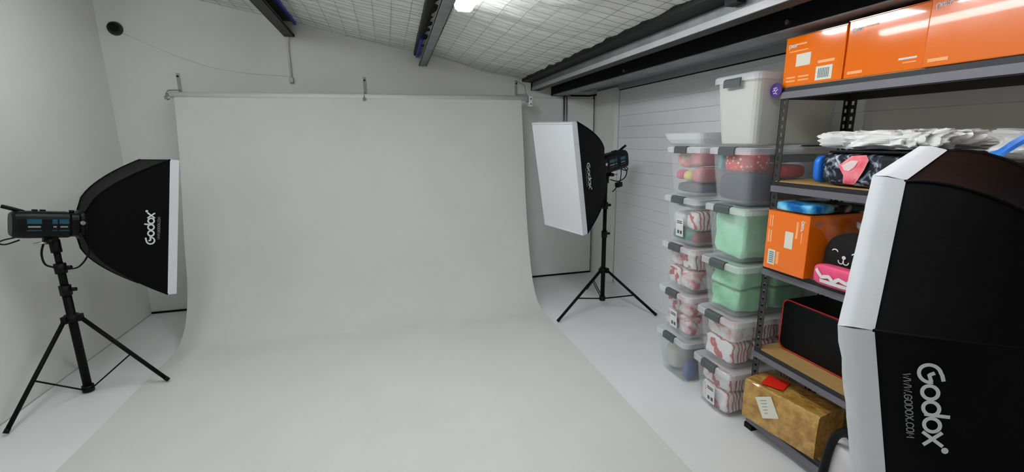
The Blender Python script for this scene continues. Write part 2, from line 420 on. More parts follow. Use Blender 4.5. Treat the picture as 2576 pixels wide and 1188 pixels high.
tube('roller_core', [(PXL-0.05, 4.11, 1.80), (PXL-0.02, 4.109, 1.80)], 0.012, M_CHROME, t)
def bracket(label, X, Y, white=False):
    b = thing('backdrop_bracket', label, 'bracket', (X, Y, 1.80))
    dy = YB-Y
    box('wall_plate', -0.012, 0.012, dy-0.006, dy-0.0005, 0.02, 0.19, M_STEELL, b)
    for zz in (0.04, 0.165):
        MB().tube([(0, dy-0.02, zz), (0, dy-0.004, zz)], 0.007, 6).build('screw', M_BLKSTEEL, b)
    tube('arm', [(0, dy-0.005, 0.06), (0, 0.02, 0.035), (0, -0.025, 0.01)], 0.005, M_STEELL, b, 6)
    tube('hook', smooth_path([(0, -0.025, 0.01), (0, -0.034, -0.018), (0, -0.012, -0.036), (0, 0.02, -0.026)], 4), 0.004, M_STEEL, b, 6)
    if white:
        box('chain_housing', 0.01, 0.045, -0.03, 0.02, -0.075, 0.02, M_WHITE, b, 0.004)
        for zz in (-0.01, -0.055): MB().tube([(0.028, -0.034, zz), (0.028, -0.028, zz)], 0.006, 6).build('screw', M_BLKSTEEL, b)
        tube('chain', [(-0.005, 0.0, 0.02), (-0.008, 0.05, 0.12), (-0.012, dy-0.02, 0.19)], 0.003, M_STEEL, b, 5)
    else:
        box('clamp', -0.012, 0.008, -0.036, -0.028, -0.035, -0.01, M_STEEL, b, 0.002)
    return b
bracket('small metal wall bracket holding the left end of the backdrop roller', PXL-0.045, 4.115)
bracket('small metal wall bracket at the middle of the backdrop roller', -0.145, 4.066)
bracket('white bracket with chain at the right end of the backdrop roller', PXR+0.055, 4.01, True)

# ---- things on the back wall
t = thing('wall_vent', 'small round black vent high in the left corner of the back wall', 'vent', (-1.937, YB, 2.305))
MB().tube([(0, -0.001, 0), (0, -0.022, 0)], [0.052, 0.046], 20).build('rim', mat('dark_vent', (34, 36, 40), 0.35), t)
MB().tube([(0, -0.022, 0), (0, -0.034, -0.004)], [0.036, 0.022], 20).build('dome', M_BLACK, t)
tag(tube('thin_cable', smooth_path([(-1.89, YB-0.004, 2.27), (-1.465, YB-0.004, 2.085), (-1.133, YB-0.004, 2.01), (-0.76, YB-0.004, 1.985)], 8), 0.003, M_PANEL, None, 5),
    'thin pale cable drooping across the wall above the backdrop', 'cable')
t = thing('cable_conduit', 'white conduit dropping from the dark purlin to above the backdrop', 'conduit')
tube('pipe', [(-0.72, YB-0.045, 2.29), (-0.735, YB-0.014, 2.25), (-0.735, YB-0.014, 1.97)], 0.010, M_WHITE, t, 8)
box('end_box', -0.75, -0.718, YB-0.03, YB-0.0005, 1.93, 1.975, M_STEELL, t, 0.004)
t = thing('wall_rail', 'black bar high on the back wall under the eaves beams', 'rail')
tube('bar', [(1.60, YB-0.03, 1.862), (1.82, YB-0.03, 1.858), (2.0, YB-0.03, 1.858), (2.11, YB-0.03, 1.872)], 0.009, M_BLKSTEEL, t, 8)
box('mount', 1.755, 1.80, YB-0.05, YB-0.0005, 1.845, 1.905, mat('brass_clamp', (150, 142, 110), 0.4, 0.4), t, 0.004)
t = thing('chrome_pole', 'pair of thin chrome poles hanging behind the right softbox', 'pole')
for dx in (0, 0.03):
    tube('pole_tube', [(1.735+dx, YB-0.032, 1.853), (1.735+dx, YB-0.032, 1.25)], 0.010 if dx == 0 else 0.006, M_CHROME, t, 10)
box('foot_clamp', 1.72, 1.785, YB-0.05, YB-0.0165, 1.22, 1.25, M_BLKSTEEL, t, 0.003)

# ================================================================== LIGHT STANDS
def stand(label, P, z0, zc, ztop, feet, r0, r1):
    X, Y = P
    t = thing('light_stand', label, 'light stand', (X, Y, 0))
    zm = zc + (ztop-zc)*0.42; zn = zc + (ztop-zc)*0.74
    tube('lower_pole', [(0, 0, z0), (0, 0, zm)], r0, M_BLKSTEEL, t, 14)
    tube('middle_pole', [(0, 0, zm), (0, 0, zn)], r0*0.86, M_BLKSTEEL, t, 14)
    tube('upper_pole', [(0, 0, zn), (0, 0, ztop)], r0*0.72, M_BLKSTEEL, t, 14)
    for zz in (zm, zn):
        cl = tube('pole_clamp', [(0, 0, zz-0.03), (0, 0, zz+0.025)], r0*1.3, M_BLACK, t, 14)
        tube('knob', [(r0, 0, zz), (r0+0.03, 0, zz)], 0.011, M_BLACK, cl, 8)
    tube('leg_collar', [(0, 0, zc-0.02), (0, 0, zc+0.02)], r0*1.6, M_BLACK, t, 14)
    tube('base_collar', [(0, 0, z0-0.005 if z0 > 0.01 else 0.001), (0, 0, z0+0.03)], r0*1.4, M_BLACK, t, 14)
    for fx, fy in feet:
        d = Vector((fx-X, fy-Y, 0)); L = d.length; d.normalize()
        a = d*(r0*1.9) + Vector((0, 0, zc)); b = Vector((fx-X, fy-Y, 0.013))
        leg = tube('leg', [a, a.lerp(b, 0.97)], 0.0115, M_BLKSTEEL, t, 8)
        tube('rubber_foot', [a.lerp(b, 0.96), b], 0.0128, M_BLACK, leg, 8)
        box('leg_bracket', -0.012, 0.012, -0.012, 0.012, -0.02, 0.02, M_BLACK, leg).location = a
        mpt = a.lerp(b, 0.56)
        for s in (-0.008, 0.008):
            off = Vector((-d.y, d.x, 0))*s
            tube('brace', [d*(r0*1.3)+Vector((0, 0, z0+0.015))+off, mpt+off], 0.004, M_BLKSTEEL, t, 6)
    return t
PL, PR = (-1.80, 3.0), (1.712, 3.337)
stand('black tripod light stand under the left softbox, in front of the left wall', PL, 0.012, 0.467, 0.868, [(-1.95, 2.618), (-1.387, 2.99), (-2.012, 3.345)], 0.021, 0.018)
stand('black tripod light stand under the right softbox, in front of the right wall', PR, 0.075, 0.34, 1.092, [(1.228, 3.146), (2.045, 3.025), (1.789, 3.818)], 0.0185, 0.016)

def axes(origin, yaw, tilt, roll):
    n = Vector((math.cos(yaw)*math.cos(tilt), math.sin(yaw)*math.cos(tilt), math.sin(tilt)))
    u = Vector((0, 0, 1)).cross(n).normalized(); v = n.cross(u)
    c, s = math.cos(roll), math.sin(roll)
    uu = c*u + s*v; vv = -s*u + c*v
    return Matrix(((n.x, uu.x, vv.x, origin[0]), (n.y, uu.y, vv.y, origin[1]), (n.z, uu.z, vv.z, origin[2]), (0, 0, 0, 1)))

# ---- studio strobes (forward = local x)
def strobe(label, mtx, side, x0, x1, r):
    t = thing('studio_strobe', label, 'strobe', matrix=mtx)
    prof = [(x0, 0.80), (x0+0.012, 0.96), (x0+0.05, 1.0), (x1-0.06, 1.0), (x1-0.05, 0.92), (x1-0.02, 0.92), (x1-0.015, 1.1), (x1, 1.1)]
    lp = []
    for xx, k in prof:
        lp.append([(xx, a*k, b*k) for a, b in rrect(r*0.86, r, r*0.55, 4)])
    MB().loft(lp).build('body', mat('strobe_black', (4, 5, 7), 0.4, spec=0.25), t, smooth=False, bevel=0)
    yy = side*(r*0.862)
    for xa, xb in ((x0+0.05, x0+0.105), (x0+0.145, x0+0.165), (x0+0.172, x1-0.065)):
        if xb > xa:
            box('teal_reflection_panel', xa, xb, min(yy, yy+side*0.002), max(yy, yy+side*0.002), 0.008, r*0.45, M_TEAL, t)  # teal reflections on the body put into the panel colour
            box('printed_mark', xa+0.004, xb-0.004, min(yy, yy+side*0.002), max(yy, yy+side*0.002), -0.012, -0.004, M_PRINTG, t)
            box('trim_line', xa, xb, min(yy, yy+side*0.002), max(yy, yy+side*0.002), -0.030, -0.025, mat('dark_teal', (28, 80, 92), 0.3), t)
    for xx in (x0+0.09, x0+0.12, x1-0.04):
        tube('top_knob', [(xx, 0, r*0.9), (xx, 0, r*1.12)], 0.012, M_BLACK, t, 8)
    tube('handle', smooth_path([(x0+0.05, 0, r*0.92), (x0+0.01, 0, r*1.12), (x0-0.03, 0, r*1.3)], 4), 0.010, M_BLACK, t, 8)
    tube('rear_loop', smooth_path([(x0+0.02, 0, -r*0.95), (x0-0.025, 0.0, -r*1.15), (x0-0.04, 0, -r*1.35), (x0-0.015, 0, -r*1.45), (x0+0.035, 0, -r*1.15)], 5), 0.004, M_BLACK, t, 6)
    box('yoke', -0.03, 0.03, -0.022, 0.022, -r-0.035, -r*0.9, M_BLACK, t, 0.006)
    tube('tilt_knob', [(-0.01, side*0.02, -r-0.018), (-0.01, side*0.055, -r-0.018)], 0.014, M_BLACK, t, 10)
    tube('tilt_lever', [(0.0, side*0.03, -r-0.02), (-0.07, side*0.04, -r-0.03)], 0.006, M_CHROME, t, 8)
    inv = mtx.inverted(); o_ = mtx.translation
    tube('stand_socket', [inv @ (o_-Vector((0, 0, r+0.015))), inv @ (o_-Vector((0, 0, r+0.085)))], 0.024, M_BLACK, t, 12)
    MB().tube([(x1-0.012, side*r*0.9, 0.015), (x1-0.012, side*(r*1.15), 0.015)], 0.012, 8).build('lock_screw', M_CHROME, t)
    return t
LY, LT, LR = 0.728, -0.164, -0.008
RY, RT, RR = 3.454, -0.181, -0.033
mL = axes((PL[0], PL[1], 1.011), LY, LT, LR); mR = axes((PR[0], PR[1], 1.239), RY, RT, RR)
sL = strobe('black studio strobe with teal reflection panels on the left light stand', mL, -1, -0.15, 0.125, 0.072)
sR = strobe('black studio strobe with a dangling cable on the right light stand', mR, 1, -0.20, 0.095, 0.075)
# cables belong to the strobes
tube('power_cable', smooth_path([mL.inverted() @ Vector(p) for p in ((-1.69, 3.02, 0.955), (-1.655, 3.0, 0.85), (-1.70, 2.98, 0.77), (-1.775, 2.985, 0.755))], 6), 0.0045, M_BLACK, sL, 6)
tube('cord_coil', smooth_path([mL.inverted() @ Vector(p) for p in ((-1.83, 2.98, 0.93), (-1.85, 2.97, 0.86), (-1.84, 2.96, 0.80), (-1.81, 2.97, 0.775)) ], 6), 0.005, M_BLACK, sL, 6)
pc = tube('power_cable', smooth_path([(-0.17, 0.01, -0.07), (-0.215, 0.01, -0.11), (-0.19, 0.01, -0.16), (-0.11, 0.01, -0.175), (-0.02, 0.01, -0.14)], 6), 0.0045, M_BLACK, sR, 6)
tube('hanging_cord', smooth_path([(-0.15, 0.01, -0.07), (-0.145, 0.01, -0.13), (-0.12, 0.01, -0.19), (-0.06, 0.01, -0.235), (-0.03, 0.01, -0.245)], 6), 0.0045, M_BLACK, sR, 6)
box('inline_plug', -0.14, -0.085, -0.012, 0.028, -0.225, -0.185, M_BLACK, sR, 0.006)

# ---- rectangular softboxes
def softbox_rect(label, mtx, x_ring, x_rim, W, H, r0, side, lip=0.045):
    t = thing('rectangular_softbox', label, 'softbox', matrix=mtx)
    D = x_rim-x_ring; N = 14
    def g(s): return s**0.58
    def hw(s): return r0 + (W/2-r0)*g(s)
    def hh(s): return r0*1.05 + (H/2-r0*1.05)*g(s)
    def xx(s): return x_ring + D*s
    panels = []
    for k in range(4):
        rows = []
        for j in range(N+1):
            s = j/N; a, b = hw(s), hh(s)
            cs = [(a, b), (-a, b), (-a, -b), (a, -b)]
            p, q = cs[k], cs[(k+1) % 4]
            dip = 1-0.03*math.sin(math.pi*s)
            rows.append([(xx(s), (p[0]+(q[0]-p[0])*f)*(1-(1-dip)*4*f*(1-f)), (p[1]+(q[1]-p[1])*f)*(1-(1-dip)*4*f*(1-f))) for f in [i/8 for i in range(9)]])
        panels.append(MB().loft(rows, False, False, closed=False).build('fabric_panel', M_FABRIC, t, smooth=True))
    for ca, cb in ((1, 1), (-1, 1), (-1, -1), (1, -1)):
        tube('corner_rib', [(xx(j/N), ca*hw(j/N), cb*hh(j/N)) for j in range(N+1)], 0.005, M_FABRIC, t, 6)
    def rect_loop(x, k=1.0): return [(x, W/2*k, H/2*k), (x, -W/2*k, H/2*k), (x, -W/2*k, -H/2*k), (x, W/2*k, -H/2*k)]
    def fine(lp, n=10):
        out = []
        for i in range(4):
            a, b = Vector(lp[i]), Vector(lp[(i+1) % 4])
            out += [a.lerp(b, j/n) for j in range(n)]
        return out
    MB().loft([fine(rect_loop(x_rim-0.002, 1.004)), fine(rect_loop(x_rim+lip, 1.006)), fine(rect_loop(x_rim+lip, 0.985)), fine(rect_loop(x_rim, 0.985))], False, False).build('white_lip', M_WHFAB, t)
    fr = MB(); n = 14
    grid = [[(x_rim+lip-0.006+0.004*math.sin(math.pi*i/n)*math.sin(math.pi*j/n), -W/2*0.99+W*0.99*i/n, -H/2*0.99+H*0.99*j/n) for i in range(n+1)] for j in range(n+1)]
    fr.loft(grid, False, False, closed=False).build('diffuser_front', M_WHFAB, t, smooth=True)
    tube('speed_ring', [(x_ring-0.001, 0, 0), (x_ring+0.02, 0, 0)], r0*1.12, M_BLKSTEEL, t, 20)
    # print
    sc = 0.2/6.0
    def F(a, b, s0=0.80):
        s = s0 - b/D*0.86
        zc = a - 0.1
        zz = zc if side < 0 else -zc
        dip = 1-0.03*math.sin(math.pi*s)*(1-(zz/hh(s))**2)
        return Vector((xx(s), side*(hw(s)*dip+0.0022), zz))
    ribbons('printed_logo', LOGO+REGMARK, sc, 0.25, F, M_PRINTW, t)
    ww, adv = word('WWW.GODOX.COM')
    k = 0.135/adv
    ribbons('printed_web_address', ww, k, 0.16, lambda a, b: F(a+0.03, b-0.030), M_PRINTG, t, 1)
    return t
softbox_rect('black rectangular softbox on the left, its white lip facing the backdrop', mL, 0.127, 0.466, 0.46, 0.82, 0.075, -1)
softbox_rect('black rectangular softbox on the right, white front turned to the room', mR, 0.097, 0.475, 0.46, 0.82, 0.078, 1)

# ---- big octagonal softbox in the right foreground
OC = Vector((1.154, 0.653, 1.014))
def octa():
    yaw, tilt, roll = 5.063, 0.137, -0.226
    m0 = axes(OC, yaw, tilt, roll)
    n = Vector((m0[0][0], m0[1][0], m0[2][0])); v = Vector((m0[0][2], m0[1][2], m0[2][2]))
    x = -n; z = v; y = z.cross(x)
    mtx = Matrix(((x.x, y.x, z.x, OC.x), (x.y, y.y, z.y, OC.y), (x.z, y.z, z.z, OC.z), (0, 0, 0, 1)))
    t = thing('octagonal_softbox', 'large black octagonal softbox with a white lip in the right foreground', 'softbox', matrix=mtx)
    R, DEP, LIP = 0.394, 0.30, 0.046; r0 = 0.07; N = 14
    def dirk(k): a = math.radians(90+45*k); return Vector((0, -math.cos(a), math.sin(a)))
    def g(s): return math.sin(math.pi/2*s)**0.80
    def rr(s): return r0+(R-r0)*g(s)
    def X(s): return -DEP*(1-s)
    for k in range(8):
        rows = []
        for j in range(N+1):
            s = j/N; p, q = dirk(k)*rr(s), dirk(k+1)*rr(s)
            rows.append([Vector((X(s), 0, 0)) + p.lerp(q, f)*(1-0.04*math.sin(math.pi*s)*4*f*(1-f)) for f in [i/6 for i in range(7)]])
        MB().loft(rows, False, False, closed=False).build('fabric_panel', M_FABRIC, t, smooth=True)
        tube('rib', [Vector((X(j/N), 0, 0))+dirk(k)*rr(j/N) for j in range(N+1)], 0.0035, M_FABRIC, t, 6)
        a0, a1 = dirk(k)*R*1.005, dirk(k+1)*R*1.005
        b0, b1 = dirk(k)*R*1.045, dirk(k+1)*R*1.045
        dx = Vector((1, 0, 0))
        st = 10
        rowA = [a0.lerp(a1, i/st) - dx*0.003 for i in range(st+1)]
        rowM = [(a0.lerp(a1, i/st)+b0.lerp(b1, i/st))/2 + dx*(LIP*0.5) + (a0+a1).normalized()*(0.004+0.004*noise.noise(Vector((k*3, i*0.9, 0)))) for i in range(st+1)]
        rowB = [b0.lerp(b1, i/st) + dx*(LIP+0.003*noise.noise(Vector((k*5, i*0.7, 4)))) for i in range(st+1)]
        rowC = [b0.lerp(b1, i/st)*0.97 + dx*(LIP) for i in range(st+1)]
        rowD = [a0.lerp(a1, i/st)*0.98 + dx*0.002 for i in range(st+1)]
        MB().loft([rowA, rowM, rowB, rowC, rowD], False, False, closed=False).build('white_lip', M_WHFAB, t, smooth=True)
    ds = [dirk(k)*R*0.985 + Vector((0.012, 0, 0)) for k in range(8)]
    MB().add(ds, [tuple(range(8))]).build('diffuser_front', M_WHFAB, t)
    tube('speed_ring', [(-DEP-0.02, 0, 0), (-DEP+0.012, 0, 0)], r0*1.1, M_STEEL, t, 20)
    # print on the panel between rim corners 2 and 3
    c2, c3 = dirk(2), dirk(3); T = (c3-c2).normalized(); Nn = (c2+c3).normalized(); ca = math.cos(math.radians(22.5))
    def F(a, b):
        s = 0.82 - b/0.42
        e = a-0.096
        half = rr(s)*math.sin(math.radians(22.5))
        f = min(1, abs(e)/half)
        dip = 1-0.04*math.sin(math.pi*s)*(1-f*f)
        return Vector((X(s), 0, 0)) + Nn*(rr(s)*ca*dip+0.002) - Vector((0.002, 0, 0)) + T*e
    ribbons('printed_logo', LOGO+REGMARK, 0.168/6.0, 0.235, F, M_PRINTW, t)
    ww, adv = word('WWW.GODOX.COM')
    ribbons('printed_web_address', ww, 0.128/adv, 0.16, lambda a, b: F(a+0.020, b-0.029), M_PRINTG, t, 1)
    return t, mtx
oct_t, oct_m = octa()
# strobe and stand that carry it, off to the right of the frame
ob = oct_m @ Vector((-0.47, 0, 0))
m2 = oct_m.copy(); m2.translation = ob
s3 = strobe('black studio strobe behind the large octagonal softbox', m2, 1, -0.18, 0.148, 0.07)
ped = oct_m @ Vector((-0.47, 0, -0.13))
px_, py_ = ob.x, ob.y
stand('black tripod light stand under the large octagonal softbox', (px_, py_), 0.03, 0.42, ob.z-0.14, [(px_-0.30, py_-0.22), (px_+0.16, py_-0.36), (px_+0.10, py_+0.36)], 0.02, 0.016)

# ================================================================== SHELVING
SX0, SX1, SY0, SY1 = 1.66, 2.045, 0.50, 1.635
DECKS = [0.105, 0.44, 0.855, 1.24, 1.638]
rack = thing('shelf_rack', 'dark grey slotted steel shelving unit along the right wall', 'shelving', ((SX0+SX1)/2, (SY0+SY1)/2, 0))
RO = Vector(((SX0+SX1)/2, (SY0+SY1)/2, 0))
def post(x, y, sx, sy_):
    """slotted angle post at a corner; flanges run sx, sy_ inwards"""
    mb = MB(); th = 0.0025; wd = 0.036; pitch = 0.034; n = 48
    def fb(a0, a1, z0, z1, flange):
        if flange == 'y':
            ya, yb = sorted((y+sy_*a0, y+sy_*a1)); xa, xb = sorted((x, x+sx*th)); mb.box(xa, xb, ya, yb, z0, z1)
        else:
            xa, xb = sorted((x+sx*a0, x+sx*a1)); ya, yb = sorted((y, y+sy_*th)); mb.box(xa, xb, ya, yb, z0, z1)
    for fl in ('x', 'y'):
        fb(0, 0.012, 0.02, 1.62, fl); fb(0.025, wd, 0.02, 1.62, fl)
        for k in range(n):
            fb(0.012, 0.025, 0.02+k*pitch, 0.02+k*pitch+0.017, fl)
    mb.v = [p-RO for p in mb.v]
    o = mb.build('post', M_POST, rack)
    f = MB().box(min(x-sx*0.006, x+sx*0.04), max(x-sx*0.006, x+sx*0.04), min(y-sy_*0.006, y+sy_*0.04), max(y-sy_*0.006, y+sy_*0.04), 0, 0.026)
    f.v = [p-RO for p in f.v]; f.build('plastic_foot', M_BLACK, o)
post(SX0, SY1, 1, -1); post(SX1, SY1, -1, -1); post(SX0, SY0, 1, 1); post(SX1, SY0, -1, 1)
for z in DECKS:
    bt = 0.05 if z > 0.2 else 0.07
    q = 0.004
    def rb(nm, a, m, par=rack):
        mb = MB().box(*a); mb.v = [p-RO for p in mb.v]; return mb.build(nm, m, par)
    b1 = rb('front_beam', (SX0-0.004, SX0-0.001, SY0+0.002, SY1-0.002, z-bt, z-0.003), M_SHELF)
    rb('beam_ridge', (SX0-0.009, SX0-0.0042, SY0+0.003, SY1-0.003, z-bt*0.97, z-bt*0.42), M_RIDGE, b1)
    rb('beam_lip', (SX0-0.001, SX0+0.028, SY0+0.042, SY1-0.042, z-bt, z-bt+0.003), M_POST, b1)
    rb('back_beam', (SX1+0.001, SX1+0.004, SY0+0.002, SY1-0.002, z-bt, z-0.003), M_POST)
    for yy in (SY0, SY1):
        s = -1 if yy == SY0 else 1
        rb('side_beam', (SX0+0.003, SX1-0.003, min(yy+s*0.001, yy+s*0.004), max(yy+s*0.001, yy+s*0.004), z-bt, z-0.003), M_POST)
    rb('board', (SX0+0.003, SX1-0.003, SY0+0.004, SY1-0.004, z-0.013, z), M_MDF)
t = thing('round_tag', 'round purple sticker with pale lettering at the top corner of the shelving', 'sticker', (SX0-0.012, SY1+0.018, 1.628))
MB().tube([(0.0, 0, 0), (-0.003, 0, 0)], 0.031, 24).build('disc', M_PURPLE, t)
ribbons('printed_text', [[(-0.5, 0.3), (-0.2, 0.5), (-0.4, 0.1), (0.1, 0.4)], [(-0.6, -0.1), (-0.2, 0.0), (0, -0.2), (0.3, 0.1)], [(-0.4, -0.5), (0, -0.4), (0.2, -0.6)]],
        0.026, 0.16, lambda a, b: Vector((-0.0036, -a, b)), mat('pale_violet_print', (200, 190, 225), 0.5), t, 1)

# ================================================================== ORANGE BOXES
def quad_on(t, name, y0, y1, z0, z1, x, m, dx=0.0012):
    return box(name, x-dx, x-0.0001, min(y0, y1), max(y0, y1), z0, z1, m, t)
QMARK = [arc(0.5, 0.6, 0.42, 0.4, 0, 360, 14), [(0.35, 0.2), (0.2, -0.2)], [(1.15, 0.2), (1.2, 0.9), (1.6, 0.9), (1.6, 0.25)], [(1.9, 0.9), (2.4, 0.2)], [(2.4, 0.9), (1.9, 0.2)], [(2.7, 0.3), (2.75, 0.9), (3.2, 0.85)]]
def orange_box(label, x0, x1, y0, y1, z0, z1, style):
    t = thing('orange_box', label, 'box', ((x0+x1)/2, (y0+y1)/2, z0), group=None)
    cx, cy_ = (x0+x1)/2, (y0+y1)/2
    hx, hy, h = (x1-x0)/2, (y1-y0)/2, z1-z0
    body_m = M_ORWRAP if hy > 0.2 else M_ORANGE
    box('carton', -hx, hx, -hy, hy, 0, h, body_m, t, 0.003)
    box('lid_flap', -hx-0.0008, hx, -hy-0.0008, hy+0.0008, h-0.0005, h+0.0015, M_ORANGE, t)
    fx = -hx
    # on the face towards the room: a runs to the viewer's right (-y)
    if style == 'end':
        F = lambda a, b: Vector((fx-0.0012, hy-0.016-a, h-0.042+b))
        ribbons('printed_logo', QMARK, 0.0135, 0.26, F, M_PRINTW, t, 2)
        quad_on(t, 'printed_line', hy-0.062, hy-0.10, h-0.034, h-0.028, fx, M_ORPRINT)
        quad_on(t, 'printed_line', hy-0.022, hy-0.11, h-0.058, h-0.054, fx, M_ORPRINT)
        s = quad_on(t, 'paper_label', hy-0.058, hy-0.125, h-0.118, h-0.070, fx, M_STICK)
        quad_on(t, 'barcode_label', hy-0.155, hy-0.225, 0.010, 0.062, fx, M_STICK)
        for k in range(7):
            quad_on(t, 'barcode_bar', hy-0.166-k*0.007, hy-0.170-k*0.007, 0.018, 0.054, fx, mat('grey_blue_print', (110, 130, 138), 0.5), 0.0018)
        for k in range(2):
            quad_on(t, 'printed_line', hy-0.018, hy-0.062, 0.018+k*0.014, 0.024+k*0.014, fx, M_ORPRINT)
            quad_on(t, 'printed_line', hy-0.076, hy-0.125, 0.018+k*0.014, 0.024+k*0.014, fx, M_ORPRINT)
        quad_on(t, 'printed_line', hy-0.16, hy-0.23, 0.074, 0.084, fx, M_ORPRINT)
    elif style == 'side':
        F = lambda a, b: Vector((fx-0.0012, hy-0.014-a, h-0.042+b))
        ribbons('printed_logo', QMARK, 0.0135, 0.26, F, M_PRINTW, t, 2)
        quad_on(t, 'printed_line', hy-0.062, hy-0.105, h-0.034, h-0.028, fx, M_ORPRINT)
        quad_on(t, 'printed_line', hy-0.015, hy-0.07, 0.014, 0.024, fx, M_ORPRINT)
        quad_on(t, 'printed_line', -hy+0.075, -hy+0.02, 0.036, 0.042, fx, M_PRINTW)
        quad_on(t, 'printed_line', -hy+0.06, -hy+0.02, 0.024, 0.028, fx, M_ORPRINT)
    elif style == 'turned':
        F = lambda a, b: Vector((fx-0.0012, -hy+0.022+b, h-0.022-a))
        ribbons('printed_logo', QMARK, 0.0135, 0.26, F, M_PRINTW, t, 2)
        quad_on(t, 'printed_line', -hy+0.026, -hy+0.031, h-0.115, h-0.07, fx, M_ORPRINT)
        quad_on(t, 'printed_line', -hy+0.048, -hy+0.058, h-0.10, h-0.03, fx, M_ORPRINT)
        quad_on(t, 'paper_label', -hy+0.068, -hy+0.108, h-0.150, h-0.078, fx, M_STICK)
        quad_on(t, 'barcode_label', hy-0.022, hy-0.060, 0.022, 0.088, fx, M_STICK)
        for k in range(6):
            quad_on(t, 'barcode_bar', hy-0.030, hy-0.053, 0.030+k*0.009, 0.035+k*0.009, fx, mat('grey_blue_print', (110, 130, 138), 0.5), 0.0018)
        for k in range(2):
            quad_on(t, 'printed_line', hy-0.014-k*0.012, hy-0.020-k*0.012, h-0.07, h-0.02, fx, M_ORPRINT)
            quad_on(t, 'printed_line', hy-0.012-k*0.012, hy-0.020-k*0.012, h-0.14, h-0.085, fx, M_ORPRINT)
        quad_on(t, 'printed_line', hy-0.066, hy-0.080, 0.03, 0.085, fx, M_ORPRINT)
        Fs = lambda a, b: Vector((-hx+0.03+a, -hy-0.0012, h-0.04+b))
        ribbons('printed_logo', QMARK, 0.011, 0.26, Fs, M_PRINTG, t, 2)
    return t
ZT = DECKS[4]
orange_box('orange box with two paper labels, leftmost on the top shelf', 1.662, 1.99, 1.375, 1.640, ZT, 1.832, 'end')
orange_box('glossy orange box second from the left on the top shelf', 1.662, 1.99, 1.105, 1.368, ZT, 1.838, 'side')
orange_box('long orange box furthest right on the top shelf, with a broad glare', 1.650, 1.99, 0.62, 1.100, ZT, 1.85, 'side')
ob3 = orange_box('orange box standing on the middle shelf beside the black plush', 1.618, 1.93, 1.388, 1.596, DECKS[2], 1.115, 'turned')
# white creased corner of the glossy box
# ================================================================== TUBS
def tub(label, x0, x1, y0, y1, z0, h, m_body, lid=True, clip=True, sticker=False, clip_z=None, group='lidded storage tubs'):
    cx, cy_ = (x0+x1)/2, (y0+y1)/2; hx, hy = (x1-x0)/2, (y1-y0)/2
    t = thing('storage_tub', label, 'storage tub', (cx, cy_, z0), group=group)
    tp = 0.026; hb = h-0.024 if lid else h
    def lp(z, k, r=0.035): return [(a, b, z) for a, b in rrect(hx-0.012-k, hy-0.012-k, r)]
    MB().loft([lp(0.004, tp+0.01, 0.03), lp(0.0, tp+0.02, 0.03)][::-1] + [lp(0.012, tp), lp(hb*0.5, tp*0.5), lp(hb-0.006, 0.004), lp(hb, 0.0),
              lp(hb, 0.0025), lp(hb*0.5, tp*0.5+0.0025), lp(0.014, tp+0.0025), lp(0.004, tp+0.012, 0.03)], True, True).build('body', m_body, t, smooth=False)
    if lid:
        def ll(z, k, r=0.04): return [(a, b, z) for a, b in rrect(hx-k, hy-k, r)]
        MB().loft([ll(hb-0.014, 0.002), ll(hb-0.014, 0.0), ll(hb+0.012, 0.0), ll(hb+0.018, 0.006), ll(hb+0.014, 0.03), ll(hb+0.014, 0.04)], False, True).build('lid', M_LID, t)
    if clip:
        zc = hb if clip_z is None else clip_z
        for s in (-1, 1):
            mb = MB()
            xa, xb = (-hx-0.009, -hx+0.016) if s < 0 else (hx-0.016, hx+0.009)
            prof = [(xa if s < 0 else xb, -0.018), ((xa if s < 0 else xb), 0.012), ((xa+0.007 if s < 0 else xb-0.007), 0.021), ((xb if s < 0 else xa), 0.022), ((xb if s < 0 else xa), 0.017), ((xa+0.006 if s < 0 else xb-0.006), 0.012), ((xa+0.004 if s < 0 else xb-0.004), -0.018)]
            mb.loft([[(a, -0.052, zc+b) for a, b in prof], [(a, 0.052, zc+b) for a, b in prof]]).build('clip', M_CLIP, t)
    if sticker:
        xs_ = -hx+0.012+tp*0.45-0.003
        box('paper_label', xs_-0.001, xs_, -0.045, 0.02, 0.06, 0.165, M_PRINTW, t).rotation_euler = (0, -0.06, 0)
        for zz in (0.145, 0.135): box('printed_line', xs_-0.0022, xs_-0.001, -0.035, 0.01, zz, zz+0.005, M_CLIP, t).rotation_euler = (0, -0.06, 0)
        for yy in (-0.035, -0.01): box('printed_mark', xs_-0.0022, xs_-0.001, yy, yy+0.016, 0.075, 0.095, M_CLIP, t).rotation_euler = (0, -0.06, 0)
    return t
TX0, TX1 = 1.562, 2.075
NY0, NY1 = 1.672, 1.965
BY0, BY1 = 2.03, 2.345
PIT = 0.278
nl = ['clear tub of red and white striped bags, bottom of the near stack', 'clear tub of red and white bags, second up the near stack',
      'clear tub of crumpled green fabric, third up the near stack', 'clear tub packed with mint green fabric, fourth up the near stack',
      'clear tub of dark blue and red dotted cloth under the tall cream tub']
bl = ['almost empty clear tub at the bottom of the far stack', 'clear tub with paper label and pink bags, second up the far stack',
      'clear tub of white and red bags, third up the far stack', 'clear tub with teal pack and paper label, fourth up the far stack',
      'clear tub of pink and yellow soft toys at the top of the far stack']
for i in range(5):
    tub(nl[i], TX0, TX1, NY0, NY1, i*PIT, PIT, M_TUB, sticker=(i == 0))
    tub(bl[i], TX0+0.012, TX1, BY0, BY1, i*PIT, PIT, M_TUB, sticker=(i in (1, 3)))
tub('tall cream plastic tub with a grey clip, on top of the near stack', TX0, TX1+0.01, NY0, NY1, 5*PIT, 0.328, M_TUBC, clip_z=0.285)
# shallow clear tray on the far stack
tub('shallow clear tray lying on top of the far stack', TX0-0.012, TX1, BY0-0.02, BY1+0.03, 5*PIT, 0.068, M_LID, lid=False, clip=False, group='clear trays')

